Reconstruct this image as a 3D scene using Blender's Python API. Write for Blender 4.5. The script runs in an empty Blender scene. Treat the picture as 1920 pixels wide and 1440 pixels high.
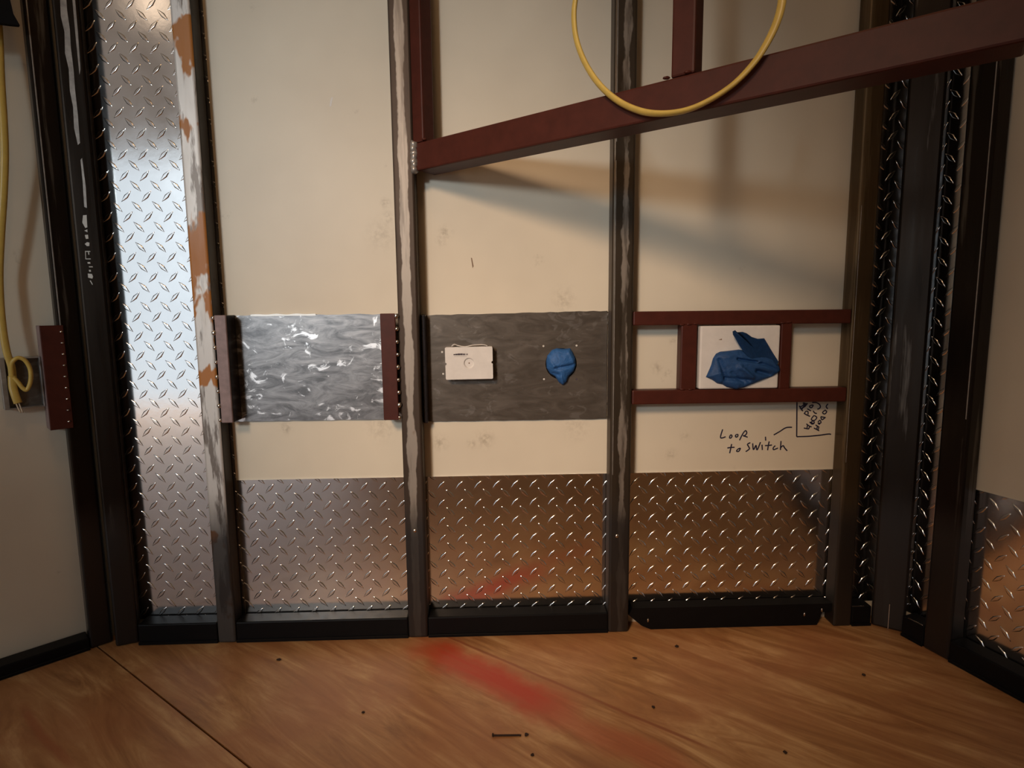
import bpy, bmesh, math, random
from mathutils import Vector, Matrix
random.seed(7)
S = bpy.context.scene
COL = S.collection

# ------------------------------------------------------------------ camera
F, CX, CY, D, H = 1100.0, 960.0, 720.0, 1.4, 0.78965
down = Vector((1050 - CX, 9543 - CY, F)).normalized()
right = Vector((35700.0, -240.0, 1100.0))
right = (right - down * right.dot(down)).normalized()
fwd = right.cross(down)                      # world +Y seen from the lens
CAM = Vector((0, -D, H))
cam_data = bpy.data.cameras.new('camera')
cam = bpy.data.objects.new('camera', cam_data)
COL.objects.link(cam)
# lens axes (x right, y up, z back) written in world axes
ax = Vector((right.x, fwd.x, -down.x)); ay = -Vector((right.y, fwd.y, -down.y)); az = -Vector((right.z, fwd.z, -down.z))
m = Matrix.Identity(4)
for i in range(3):
    m[i][0], m[i][1], m[i][2], m[i][3] = ax[i], ay[i], az[i], CAM[i]
cam.matrix_world = m
cam_data.sensor_fit = 'HORIZONTAL'; cam_data.sensor_width = 36.0
cam_data.lens = 36.0 * F / 1920.0
cam_data.clip_start = 0.02
S.camera = cam

# ------------------------------------------------------------------ light
S.view_settings.view_transform = 'Standard'; S.view_settings.look = 'None'
S.view_settings.gamma = 1.0; S.view_settings.use_curve_mapping = False
S.view_settings.exposure = 0.0
W = bpy.data.worlds.new('daylight'); S.world = W; W.use_nodes = True
W.node_tree.nodes['Background'].inputs[0].default_value = (0.84, 0.93, 1.0, 1)
# overcast sky: even near the horizon, brighter overhead
_n, _l = W.node_tree.nodes, W.node_tree.links
_tc = _n.new('ShaderNodeTexCoord'); _sp = _n.new('ShaderNodeSeparateXYZ'); _mr = _n.new('ShaderNodeMapRange')
_l.new(_tc.outputs['Generated'], _sp.inputs[0]); _l.new(_sp.outputs[2], _mr.inputs[0])
for _i, _v in ((1, 0.28), (2, 0.90), (3, 1.0), (4, 9.0)): _mr.inputs[_i].default_value = _v
_l.new(_mr.outputs[0], _n['Background'].inputs[1])

def light(name, kind, loc, energy, color, aim=None, **kw):
    d = bpy.data.lights.new(name, kind); d.energy = energy; d.color = color
    for k, v in kw.items(): setattr(d, k, v)
    o = bpy.data.objects.new(name, d); COL.objects.link(o); o.location = loc
    if aim is not None:
        o.rotation_euler = (Vector(aim) - Vector(loc)).to_track_quat('-Z', 'Y').to_euler()
    return o
LAMP = (-1.25, -3.0, 2.40)
light('warm_work_lamp', 'SPOT', LAMP, 355, (1.0, 0.66, 0.40), aim=(0.12, 0.0, 0.50), spot_size=math.radians(28), spot_blend=1.0, shadow_soft_size=0.35)
light('cool_fill_spot', 'SPOT', (-1.6, -3.7, 1.70), 165, (0.84, 0.95, 1.0), aim=(-0.27, 0.0, 0.92), spot_size=math.radians(29), spot_blend=0.75, shadow_soft_size=0.22)  # added cool spot, stands in for daylight on the left bays

light('overhead_fill', 'POINT', (-0.25, -1.15, 2.50), 7, (1.0, 0.60, 0.30), shadow_soft_size=0.15)  # added overhead fill that warms the upper walls
light('rear_glow_fill', 'POINT', (-2.25, -2.9, 2.87), 1.0, (1.0, 0.74, 0.52), shadow_soft_size=0.13)  # unseen light added for a warm glow mirrored in the tall plate

# ------------------------------------------------------------------ pixel -> place
def ray(u, v):
    d = Vector((u - CX, v - CY, F))
    return Vector((d.dot(right), d.dot(fwd), -d.dot(down)))
def onY(u, v, y=0.0):
    d = ray(u, v); return CAM + d * ((y - CAM.y) / d.y)
def onZ(u, v, z=0.0):
    d = ray(u, v); return CAM + d * ((z - CAM.z) / d.z)
def onP(u, v, p, n):
    d = ray(u, v); return CAM + d * ((Vector(p) - CAM).dot(n) / d.dot(n))

T = 0.05                                     # depth of the wall studs
# splayed side walls: inner (stud) plane through two points of each floor line
def wall_frame(p_far, p_near, inward_sign):
    a, b = onZ(*p_far), onZ(*p_near)
    d = (b - a).normalized()                 # along the wall, towards the camera
    n = Vector((-d.y, d.x, 0)) * inward_sign
    return a, d, n
LA, LD, LN = wall_frame((220, 1201), (0, 1276), 1)
RA, RD, RN = wall_frame((1669, 1181), (1920, 1318), -1)
if LN.x < 0: LN = -LN
if RN.x > 0: RN = -RN
def meet(A, dvec, t, n, y):                  # where a side plane (depth t) meets the plane y
    p = A + n * (t - T); k = (y - p.y) / dvec.y
    q = p + dvec * k; return Vector((q.x, q.y, 0))
L0 = meet(LA, LD, 0, LN, 0.0); R0 = meet(RA, RD, 0, RN, 0.0)      # panel-plane corners
def LW(s, t, z): return L0 + LD * s + LN * t + Vector((0, 0, z))
def RW(s, t, z): return R0 + RD * s + RN * t + Vector((0, 0, z))
def Ls(u, v, t=T):
    p = onP(u, v, LW(0, t, 0), LN); return (p - L0).dot(LD), p.z
def Rs(u, v, t=T):
    p = onP(u, v, RW(0, t, 0), RN); return (p - R0).dot(RD), p.z

# ------------------------------------------------------------------ materials
class NT:
    def __init__(s, name):
        s.m = bpy.data.materials.new(name); s.m.use_nodes = True
        s.t = s.m.node_tree; s.b = s.t.nodes['Principled BSDF']
    def n(s, typ, **kw):
        nd = s.t.nodes.new(typ)
        for k, v in kw.items():
            if k.startswith('i_'):
                key = k[2:]; key = int(key) if key.isdigit() else key.replace('_', ' ')
                s.put(nd.inputs[key], v)
            else: setattr(nd, k, v)
        return nd
    def put(s, sock, v):
        if isinstance(v, bpy.types.NodeSocket): s.t.links.new(v, sock)
        elif isinstance(v, bpy.types.Node): s.t.links.new(v.outputs[0], sock)
        else: sock.default_value = v
    def p(s, name, v): s.put(s.b.inputs[name], v)
    def coords(s, scale=(1, 1, 1), rot=(0, 0, 0), loc=(0, 0, 0)):
        g = s.n('ShaderNodeNewGeometry')
        mp = s.n('ShaderNodeMapping'); s.put(mp.inputs[0], g.outputs['Position'])
        mp.inputs['Scale'].default_value = scale; mp.inputs['Rotation'].default_value = rot; mp.inputs['Location'].default_value = loc
        return mp.outputs[0]
    def noise(s, vec, scale, detail=4, rough=0.6, dist=0.0):
        nd = s.n('ShaderNodeTexNoise'); s.put(nd.inputs['Vector'], vec)
        nd.inputs['Scale'].default_value = scale; nd.inputs['Detail'].default_value = detail
        nd.inputs['Roughness'].default_value = rough; nd.inputs['Distortion'].default_value = dist
        return nd.outputs[0]
    def ramp(s, fac, stops):
        nd = s.n('ShaderNodeValToRGB'); s.put(nd.inputs[0], fac)
        el = nd.color_ramp.elements
        while len(el) < len(stops): el.new(0.5)
        for e, (p, c) in zip(el, stops):
            e.position = p; e.color = (c, c, c, 1) if not hasattr(c, '__len__') else (*c, 1)
        return nd.outputs[0]
    def mix(s, fac, a, b):
        nd = s.n('ShaderNodeMix', data_type='RGBA')
        s.put(nd.inputs[0], fac)
        s.put(nd.inputs[6], (*a, 1) if isinstance(a, tuple) else a); s.put(nd.inputs[7], (*b, 1) if isinstance(b, tuple) else b)
        return nd.outputs[2]
    def math(s, op, a, b=0.0, c=None):
        nd = s.n('ShaderNodeMath', operation=op); s.put(nd.inputs[0], a); s.put(nd.inputs[1], b)
        if c is not None: s.put(nd.inputs[2], c)
        return nd.outputs[0]
    def sep(s, vec):
        nd = s.n('ShaderNodeSeparateXYZ'); s.put(nd.inputs[0], vec); return nd.outputs
    def bump(s, h, strength=0.2, dist=0.002):
        nd = s.n('ShaderNodeBump'); s.put(nd.inputs['Height'], h)
        nd.inputs['Strength'].default_value = strength; nd.inputs['Distance'].default_value = dist
        s.p('Normal', nd.outputs[0])

def flat(name, col, rough=0.5, metal=0.0, var=0.12, scale=30, spec=0.5):
    t = NT(name); v = t.coords(); n = t.noise(v, scale)
    lo = tuple(c * (1 - var) for c in col); hi = tuple(min(1, c * (1 + var)) for c in col)
    t.p('Base Color', t.ramp(n, [(0.3, lo), (0.7, hi)])); t.p('Roughness', rough); t.p('Metallic', metal)
    t.p('Specular IOR Level', spec)
    return t.m

def panel_mat():
    t = NT('cream_panel'); v = t.coords()
    big = t.noise(v, 3.0, 3); sm = t.noise(v, 14.0, 6, 0.7)
    base = t.mix(t.ramp(big, [(0.35, 0.0), (0.7, 1.0)]), (0.66, 0.60, 0.49), (0.73, 0.67, 0.55))
    smudge = t.ramp(sm, [(0.66, 0.0), (0.78, 0.55)])
    px, py, pz = t.sep(v); grit = t.noise(v, 75, 4, 0.7)
    for u, w_, r, k in ((836, 437, 10, .8), (828, 450, 8, .7), (722, 381, 8, .6), (727, 408, 9, .6), (715, 440, 22, .35), (536, 803, 9, .7), (910, 824, 14, .7), (885, 832, 8, .6), (826, 830, 12, .6), (1258, 852, 9, .6), (1232, 690, 9, .6), (1262, 640, 6, .5), (1252, 700, 7, .6), (1285, 818, 9, .4), (1058, 562, 18, .4), (1080, 800, 22, .3), (715, 800, 24, .35)):
        q = onY(u, w_, 0); R = r / 790.0
        d2 = t.math('ADD', t.math('POWER', t.math('SUBTRACT', px, q.x), 2.0), t.math('POWER', t.math('SUBTRACT', pz, q.z), 2.0))
        e = t.math('EXPONENT', t.math('DIVIDE', d2, -R * R))
        e = t.math('MULTIPLY', e, t.ramp(grit, [(0.42, 0.0), (0.60, k)]))
        smudge = t.math('MAXIMUM', smudge, e)
    base = t.mix(smudge, base, (0.36, 0.31, 0.24))
    t.p('Base Color', base); t.p('Roughness', 0.42); t.p('Specular IOR Level', 0.35)
    t.bump(t.noise(v, 160, 2), 0.05, 0.001)
    return t.m

def tread_mat():
    t = NT('tread_aluminium'); v = t.coords()
    n = t.noise(v, 9, 5, 0.65); n2 = t.noise(v, 60, 3)
    t.p('Base Color', t.ramp(n, [(0.3, (0.80, 0.80, 0.80)), (0.7, (0.88, 0.88, 0.885))]))
    t.p('Metallic', 1.0)
    t.p('Roughness', t.ramp(n, [(0.3, 0.11), (0.75, 0.17)]))
    t.bump(n2, 0.06, 0.001)
    return t.m

def stud_mat(name, base, streak, amount, rust=(0.16, 0.07, 0.025), rust_amt=0.0, metal=0.75, rough=(0.28, 0.5), zs=2.2, hi=0.9, side=None, strip=None, bands=()):
    """mill-scale tube: long streaks of bare or painted metal on the room face, bare scale on the sides, colour fading to black at the foot"""
    t = NT(name); v = t.coords((22, 22, zs)); v2 = t.coords((60, 60, 5)); v3 = t.coords((1, 1, 0.45))
    a = t.noise(v, 1.6, 5, 0.6); b = t.noise(v2, 1.5, 4, 0.65); r = t.noise(v3, 11, 4, 0.55, 0.3)
    px, py, pz = t.sep(t.coords())
    k = 1.0 - amount
    mask = t.ramp(a, [(0.30 + 0.35 * k, 0.0), (0.36 + 0.35 * k, hi)])
    if strip:                                    # one wavering bare strip down the middle of the face
        half, wav, xc, low = strip
        tc = t.n('ShaderNodeTexCoord'); lx, ly, lz = t.sep(tc.outputs['Object'])
        wv = t.noise(t.coords((9, 9, 7)), 1.3, 4, 0.6)
        d = t.math('ABSOLUTE', t.math('SUBTRACT', lx, xc))
        d = t.math('ADD', d, t.math('MULTIPLY', t.math('SUBTRACT', wv, 0.5), wav))
        mr = t.n('ShaderNodeMapRange'); t.put(mr.inputs[0], d); mr.inputs[1].default_value = half + 0.0012; mr.inputs[2].default_value = half - 0.0012
        mask = t.math('MULTIPLY', mr.outputs[0], t.ramp(a, [(0.40, low), (0.52, hi)]))
    col = t.mix(mask, base, streak)
    col = t.mix(t.ramp(b, [(0.55, 0.0), (0.75, 0.5)]), col, tuple(c * 0.45 for c in base))
    met = metal
    if rust_amt > 0:
        rr = r
        for zc, wd in bands:
            e = t.math('DIVIDE', t.math('SUBTRACT', pz, zc), wd)
            rr = t.math('ADD', rr, t.math('MULTIPLY', t.math('EXPONENT', t.math('MULTIPLY', t.math('MULTIPLY', e, e), -1.0)), 0.17))
        rm = t.ramp(rr, [(0.72 - 0.25 * rust_amt, 0.0), (0.745 - 0.25 * rust_amt, 1.0)])
        col = t.mix(rm, col, rust)
        met = t.math('MULTIPLY', t.math('SUBTRACT', 1.0, rm), metal)
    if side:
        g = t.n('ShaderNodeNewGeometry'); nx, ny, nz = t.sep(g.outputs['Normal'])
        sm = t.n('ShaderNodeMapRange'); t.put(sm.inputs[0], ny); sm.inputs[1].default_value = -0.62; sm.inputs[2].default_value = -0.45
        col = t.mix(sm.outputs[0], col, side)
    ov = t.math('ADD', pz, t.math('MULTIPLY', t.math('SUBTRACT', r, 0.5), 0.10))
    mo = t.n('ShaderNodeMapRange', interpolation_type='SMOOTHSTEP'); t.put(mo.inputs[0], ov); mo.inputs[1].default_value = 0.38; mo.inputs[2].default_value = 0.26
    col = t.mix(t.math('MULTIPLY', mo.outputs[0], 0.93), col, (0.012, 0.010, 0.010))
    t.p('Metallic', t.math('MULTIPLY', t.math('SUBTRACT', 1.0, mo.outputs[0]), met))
    t.p('Base Color', col)
    t.p('Roughness', t.ramp(a, [(0.3, rough[0]), (0.7, rough[1])]))
    t.bump(b, 0.12, 0.001)
    return t.m

def sheet_mat(name, dark, pale, amt, metal=0.85):
    """bare sheet steel with sideways grinding smears"""
    t = NT(name); v = t.coords((6, 1, 17), (0, 0.12, 0)); v2 = t.coords((13, 1, 20), (0, 0.5, 0)); v3 = t.coords((1, 1, 1))
    a = t.noise(v, 1.9, 7, 0.68, 1.6); b = t.noise(v2, 1.8, 5, 0.6, 1.2); c = t.noise(v3, 7, 3)
    col = t.mix(t.ramp(a, [(0.38, 0.0), (0.68, 1.0)]), dark, pale)
    spots = t.ramp(t.math('MULTIPLY', b, t.math('ADD', c, 0.35)), [(0.50, 0.0), (0.56, amt)])
    col = t.mix(spots, col, (0.86, 0.86, 0.88))
    t.p('Base Color', col); t.p('Metallic', metal)
    t.p('Roughness', t.ramp(a, [(0.3, 0.30), (0.7, 0.44)]))
    t.bump(a, 0.10, 0.001)
    return t.m

def tape_mat(name, col):
    t = NT(name); v = t.coords((30, 30, 30), (0, 0.6, 0)); a = t.noise(v, 2.0, 5, 0.6, 1.5); c = t.noise(t.coords((1, 1, 1)), 420, 2)
    t.p('Base Color', t.ramp(a, [(0.3, tuple(x * 0.85 for x in col)), (0.7, tuple(x * 1.2 for x in col))])); t.p('Roughness', 0.55); t.p('Specular IOR Level', 0.3)
    t.bump(a, 0.45, 0.004); return t.m

def floor_mat():
    t = NT('plywood'); ang = math.radians(38)
    v = t.coords((1, 1, 1), (0, 0, ang))              # x runs along the grain
    st = t.n('ShaderNodeMapping'); t.put(st.inputs[0], v); st.inputs['Scale'].default_value = (0.9, 5.5, 1)
    g = t.noise(st.outputs[0], 3.2, 8, 0.62, 1.4); w = t.noise(st.outputs[0], 8.0, 7, 0.72, 1.6); big = t.noise(v, 4.5, 5, 0.6, 0.6)
    col = t.ramp(g, [(0.34, (0.30, 0.135, 0.050)), (0.5, (0.47, 0.245, 0.10)), (0.66, (0.66, 0.41, 0.20))])
    col = t.mix(t.ramp(w, [(0.54, 0.0), (0.72, 0.45)]), col, (0.29, 0.13, 0.045))
    col = t.mix(t.ramp(big, [(0.36, 0.65), (0.60, 0.0)]), col, (0.40, 0.165, 0.068))
    x, y, z = t.sep(v)
    def band(y0, wid, x0, x1, soft, col, colr, amt):
        wob = t.math('MULTIPLY', t.math('SUBTRACT', t.noise(v, 7, 4), 0.5), wid * 1.5)
        dy = t.math('ABSOLUTE', t.math('ADD', t.math('SUBTRACT', y, y0), wob))
        m1 = t.n('ShaderNodeMapRange', interpolation_type='SMOOTHSTEP'); t.put(m1.inputs[0], dy)
        m1.inputs[1].default_value = wid; m1.inputs[2].default_value = wid * 0.2; m1.inputs[3].default_value = 0; m1.inputs[4].default_value = 1
        ma = t.n('ShaderNodeMapRange', interpolation_type='SMOOTHSTEP'); t.put(ma.inputs[0], x); ma.inputs[1].default_value = x0 - soft; ma.inputs[2].default_value = x0 + soft
        mb = t.n('ShaderNodeMapRange', interpolation_type='SMOOTHSTEP'); t.put(mb.inputs[0], x); mb.inputs[1].default_value = x1 + soft; mb.inputs[2].default_value = x1 - soft
        k = t.math('MULTIPLY', t.math('MULTIPLY', m1.outputs[0], ma.outputs[0]), t.math('MULTIPLY', mb.outputs[0], amt))
        k = t.math('MULTIPLY', k, t.ramp(g, [(0.25, 0.55), (0.6, 1.0)]))
        return t.mix(k, col, colr)
    R3 = Matrix.Rotation(ang, 3, 'Z')
    def gp(u, v): return R3 @ onZ(u, v, 0)
    a, b, c = gp(800, 1206), gp(1050, 1325), gp(930, 1275)
    col = band(c.y, 0.078, a.x, b.x, 0.07, col, (0.50, 0.050, 0.014), 1.0)
    d = gp(1130, 1350); col = band(c.y - 0.015, 0.05, b.x - 0.05, b.x + 0.30, 0.12, col, (0.46, 0.085, 0.035), 0.55)
    e = gp(960, 1245); col = band(e.y, 0.006, a.x - 0.02, e.x + 0.45, 0.05, col, (0.25, 0.05, 0.018), 0.7)
    q = gp(60, 1350); col = band(q.y, 0.012, q.x - 0.06, q.x + 0.2, 0.05, col, (0.34, 0.07, 0.03), 0.5)
    t.p('Base Color', col); t.p('Roughness', 0.47); t.p('Specular IOR Level', 0.42)
    t.bump(g, 0.03, 0.001)
    return t.m

def backlit_mat():
    t = NT('added_backlit_panel'); tr = t.n('ShaderNodeBsdfTranslucent'); tr.inputs[0].default_value = (0.31, 0.26, 0.225, 1)
    t.t.links.new(tr.outputs[0], t.t.nodes['Material Output'].inputs[0]); return t.m

M = dict(
    backlit=backlit_mat(),
    panel=panel_mat(), tread=tread_mat(), floor=floor_mat(),
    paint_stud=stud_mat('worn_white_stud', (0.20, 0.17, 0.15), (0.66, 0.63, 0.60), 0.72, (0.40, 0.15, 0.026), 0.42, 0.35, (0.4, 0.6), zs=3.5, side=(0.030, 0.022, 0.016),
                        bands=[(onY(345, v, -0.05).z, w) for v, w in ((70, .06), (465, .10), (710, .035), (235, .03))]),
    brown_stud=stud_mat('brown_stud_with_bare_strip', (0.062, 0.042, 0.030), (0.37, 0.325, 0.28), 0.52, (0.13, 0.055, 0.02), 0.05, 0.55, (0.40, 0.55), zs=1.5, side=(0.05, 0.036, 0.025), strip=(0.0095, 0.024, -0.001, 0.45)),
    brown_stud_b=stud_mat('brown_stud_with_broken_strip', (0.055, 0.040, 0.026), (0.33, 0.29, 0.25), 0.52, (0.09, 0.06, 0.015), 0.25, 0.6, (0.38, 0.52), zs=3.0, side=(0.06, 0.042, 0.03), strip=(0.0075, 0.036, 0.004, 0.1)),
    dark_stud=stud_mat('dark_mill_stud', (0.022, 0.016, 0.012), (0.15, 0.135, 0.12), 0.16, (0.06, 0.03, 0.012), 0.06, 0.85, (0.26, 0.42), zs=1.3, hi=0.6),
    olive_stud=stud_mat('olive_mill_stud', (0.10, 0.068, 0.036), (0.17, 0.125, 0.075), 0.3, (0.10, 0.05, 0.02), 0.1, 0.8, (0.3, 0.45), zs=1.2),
    primer=flat('red_oxide_primer', (0.064, 0.0145, 0.0090), 0.45, 0, 0.15, 40, 0.25),
    primer_b=flat('dusty_red_primer', (0.25, 0.175, 0.17), 0.5, 0, 0.2, 60),
    sheet=sheet_mat('bare_sheet_steel', (0.15, 0.15, 0.155), (0.38, 0.38, 0.39), 1.0),
    sheet_b=sheet_mat('brown_sheet_steel', (0.125, 0.108, 0.092), (0.165, 0.142, 0.122), 0.07, 0.6),
    pale_steel=flat('pale_grey_steel', (0.36, 0.34, 0.32), 0.35, 0.5, 0.25, 60),
    black=flat('black_rail_paint', (0.006, 0.006, 0.007), 0.42, 0, 0.1, 20, 0.12),
    black_iron=flat('black_angle_iron', (0.018, 0.015, 0.017), 0.25, 0.3, 0.2, 30),
    weld=flat('weld_metal', (0.66, 0.64, 0.61), 0.20, 1.0, 0.3, 300),
    white=flat('white_plastic', (0.70, 0.68, 0.66), 0.45, 0, 0.05, 40),
    grey_print=flat('grey_print', (0.06, 0.045, 0.06), 0.6),
    dark_hole=flat('dark_cavity', (0.006, 0.005, 0.005), 0.9, 0, 0.1, 20, 0.1),
    bright_hole=flat('bright_hole_rim', (0.85, 0.84, 0.80), 0.25, 0.3),
    tape=tape_mat('blue_tape', (0.026, 0.105, 0.30)), tape_d=tape_mat('darker_blue_tape', (0.016, 0.062, 0.185)),  # the second tape is a darker copy of the first
    cable=flat('yellow_cable_jacket', (0.58, 0.41, 0.095), 0.38, 0, 0.08, 60),
    copper=flat('bare_wire_ends', (0.75, 0.66, 0.52), 0.3, 0.6),
    ink=flat('marker_ink', (0.012, 0.010, 0.035), 0.5),
    stencil=flat('pale_stencil_paint', (0.55, 0.55, 0.52), 0.6),
    galv=flat('galvanised_steel', (0.45, 0.46, 0.46), 0.38, 0.8, 0.2, 50),
    crumb=flat('dark_crumb', (0.030, 0.012, 0.006), 0.8),
    cloth=flat('black_cloth', (0.006, 0.006, 0.007), 0.85, 0, 0.2, 20, 0.2),
    chip=flat('brown_mark', (0.22, 0.14, 0.09), 0.7),
    shell=flat('shell_lining', (0.58, 0.52, 0.43), 0.7),
    sub=flat('dark_subfloor', (0.02, 0.012, 0.007), 0.9),
)

# ------------------------------------------------------------------ mesh helpers
X, Y, Z = Vector((1, 0, 0)), Vector((0, 1, 0)), Vector((0, 0, 1))
def link(name, bm, mat, parent=None, smooth=False):
    me = bpy.data.meshes.new(name)
    bmesh.ops.recalc_face_normals(bm, faces=bm.faces)
    bm.to_mesh(me); bm.free()
    me.materials.append(mat)
    if smooth:
        for p in me.polygons: p.use_smooth = True
    o = bpy.data.objects.new(name, me); COL.objects.link(o)
    if parent is not None: o.parent = parent
    return o
def thing(o, label, cat, group=None):
    o['label'] = label; o['category'] = cat
    if group: o['group'] = group
    return o
def empty(name, label, cat, group=None):
    o = bpy.data.objects.new(name, None); COL.objects.link(o); o.empty_display_size = 0.02
    return thing(o, label, cat, group)
def struct(o): o['kind'] = 'structure'; return o

def hexa(bm, c8, bevel=0.0, seg=2):
    vs = [bm.verts.new(c) for c in c8]
    fs = [(0, 1, 2, 3), (4, 7, 6, 5), (0, 4, 5, 1), (1, 5, 6, 2), (2, 6, 7, 3), (3, 7, 4, 0)]
    faces = [bm.faces.new([vs[i] for i in f]) for f in fs]
    if bevel > 0:
        es = list({e for f in faces for e in f.edges})
        bmesh.ops.bevel(bm, geom=es, offset=bevel, segments=seg, affect='EDGES', profile=0.5)
def obox(bm, o, a, b, c, lo, hi, bevel=0.0, seg=2):
    """box spanned by axes a, b, c from lo to hi about the origin o"""
    P = lambda i, j, k: Vector(o) + a * i + b * j + c * k
    hexa(bm, [P(lo[0], lo[1], lo[2]), P(hi[0], lo[1], lo[2]), P(hi[0], hi[1], lo[2]), P(lo[0], hi[1], lo[2]),
              P(lo[0], lo[1], hi[2]), P(hi[0], lo[1], hi[2]), P(hi[0], hi[1], hi[2]), P(lo[0], hi[1], hi[2])], bevel, seg)
def box(bm, lo, hi, bevel=0.0, seg=2): obox(bm, (0, 0, 0), X, Y, Z, lo, hi, bevel, seg)
def boxo(name, mat, lo, hi, bevel=0.0, parent=None, seg=2):
    bm = bmesh.new(); box(bm, lo, hi, bevel, seg); return link(name, bm, mat, parent)
def prism(bm, pts, depth):
    """outline pts (world) pushed along the vector depth"""
    a = [bm.verts.new(p) for p in pts]; b = [bm.verts.new(p + depth) for p in pts]
    bm.faces.new(a); bm.faces.new(list(reversed(b)))
    for i in range(len(pts)):
        j = (i + 1) % len(pts); bm.faces.new((a[i], b[i], b[j], a[j]))
def lump(bm, c, r, sc=(1, 1, 1), sub=2, jit=0.15, rnd=random):
    g = bmesh.ops.create_icosphere(bm, subdivisions=sub, radius=1.0)
    for v in g['verts']:
        k = r * (1 + rnd.uniform(-jit, jit))
        v.co = Vector((v.co.x * sc[0] * k + c[0], v.co.y * sc[1] * k + c[1], v.co.z * sc[2] * k + c[2]))
def spline(pts, n=10):
    out = []; P = [Vector(p) for p in pts]
    for i in range(len(P) - 1):
        p0 = P[max(i - 1, 0)]; p1 = P[i]; p2 = P[i + 1]; p3 = P[min(i + 2, len(P) - 1)]
        for k in range(n):
            t = k / n
            out.append(0.5 * ((2 * p1) + (p2 - p0) * t + (2 * p0 - 5 * p1 + 4 * p2 - p3) * t * t + (3 * p1 - p0 - 3 * p2 + p3) * t ** 3))
    out.append(P[-1]); return out
def cable(bm, pts, ra, rb, ref, twist=lambda t: 0.0, seg=12):
    """oval section swept along pts; ref gives the flat side's normal"""
    rings = []; n = len(pts)
    for i, p in enumerate(pts):
        t = (pts[min(i + 1, n - 1)] - pts[max(i - 1, 0)]).normalized()
        nn = (ref - t * ref.dot(t)).normalized(); bb = t.cross(nn)
        w = twist(i / (n - 1)); c, s = math.cos(w), math.sin(w)
        u, v = bb * c + nn * s, nn * c - bb * s
        rings.append([bm.verts.new(p + u * ra * math.cos(2 * math.pi * k / seg) + v * rb * math.sin(2 * math.pi * k / seg)) for k in range(seg)])
    for a, b in zip(rings, rings[1:]):
        for k in range(seg):
            bm.faces.new((a[k], a[(k + 1) % seg], b[(k + 1) % seg], b[k]))
    bm.faces.new(rings[0]); bm.faces.new(list(reversed(rings[-1])))

# ------------------------------------------------------------------ the shell
ZC = 3.6
yr = -3.8
def along(P0, d, y): return P0 + d * ((y - P0.y) / d.y)
LE, RE = along(L0, LD, yr), along(R0, RD, yr)
bm = bmesh.new(); prism(bm, [Vector((L0.x - .05, 0, 0)), Vector((R0.x + .05, 0, 0)), Vector((R0.x + .05, 0, ZC)), Vector((L0.x - .05, 0, ZC))], Y * 0.06)
wall_back = struct(link('wall_back', bm, M['panel']))
bm = bmesh.new(); prism(bm, [L0, LE, LE + Z * ZC, L0 + Z * ZC], -LN * 0.06); struct(link('wall_left', bm, M['panel']))
bm = bmesh.new(); prism(bm, [R0, RE, RE + Z * ZC, R0 + Z * ZC], -RN * 0.06); struct(link('wall_right', bm, M['panel']))
# rear wall behind the photographer with the open doorway
def mirror_x(u, v):                         # where the reflection in the back wall lands on the rear wall
    d = ray(u, v); k = D / d.y; return CAM.x + d.x * (k + (-yr) / d.y)
dx0, dx1, dz1 = mirror_x(160, 500), mirror_x(640, 500), 2.12
bm = bmesh.new()
prism(bm, [Vector((LE.x - .1, yr, 0)), Vector((dx0, yr, 0)), Vector((dx0, yr, ZC)), Vector((LE.x - .1, yr, ZC))], Y * -0.06)
prism(bm, [Vector((dx1, yr, 0)), Vector((RE.x + .1, yr, 0)), Vector((RE.x + .1, yr, ZC)), Vector((dx1, yr, ZC))], Y * -0.06)
prism(bm, [Vector((dx0, yr, ZC - 0.1)), Vector((dx1, yr, ZC - 0.1)), Vector((dx1, yr, ZC)), Vector((dx0, yr, ZC))], Y * -0.06)
struct(link('wall_rear', bm, M['shell']))
bm = bmesh.new(); prism(bm, [Vector((dx0, yr - 0.028, dz1 + 0.002)), Vector((dx1, yr - 0.028, dz1 + 0.002)), Vector((dx1, yr - 0.028, ZC - 0.1)), Vector((dx0, yr - 0.028, ZC - 0.1))], Y * -0.004)
struct(link('added_reflection_panel', bm, M['backlit']))  # unseen translucent panel added to brighten the tall plate's reflection
bm = bmesh.new(); prism(bm, [L0 + Z * ZC, R0 + Z * ZC, RE + Z * ZC, LE + Z * ZC], Z * 0.05); struct(link('ceiling', bm, M['shell']))
portal = light('doorway_daylight', 'AREA', ((dx0 + dx1) / 2, yr - 0.05, ZC / 2), 1, (1, 1, 1), aim=((dx0 + dx1) / 2, 0, ZC / 2), shape='RECTANGLE', size=abs(dx1 - dx0), size_y=ZC)
portal.data.cycles.is_portal = True

# plywood floor: two sheets with an open joint, on a dark subfloor
sa, sb = onZ(180, 1210), onZ(470, 1440); sd = (sb - sa).normalized(); sn = Vector((-sd.y, sd.x, 0))
poly = [L0 + Y * 0.0, R0, RE, LE]
def clip(poly, p, n):
    out = []
    for i in range(len(poly)):
        a, b = poly[i], poly[(i + 1) % len(poly)]
        da, db = (a - p).dot(n), (b - p).dot(n)
        if da >= 0: out.append(a)
        if da * db < 0: out.append(a + (b - a) * (da / (da - db)))
    return out
bm = bmesh.new()
prism(bm, clip(poly, sa + sn * 0.0022, sn), Z * -0.018); prism(bm, clip(poly, sa - sn * 0.0022, -sn), Z * -0.018)
struct(link('floor', bm, M['floor']))
bm = bmesh.new(); prism(bm, [p - Z * 0.019 for p in poly], Z * -0.03); o = struct(link('floor_base', bm, M['sub']))

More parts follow.
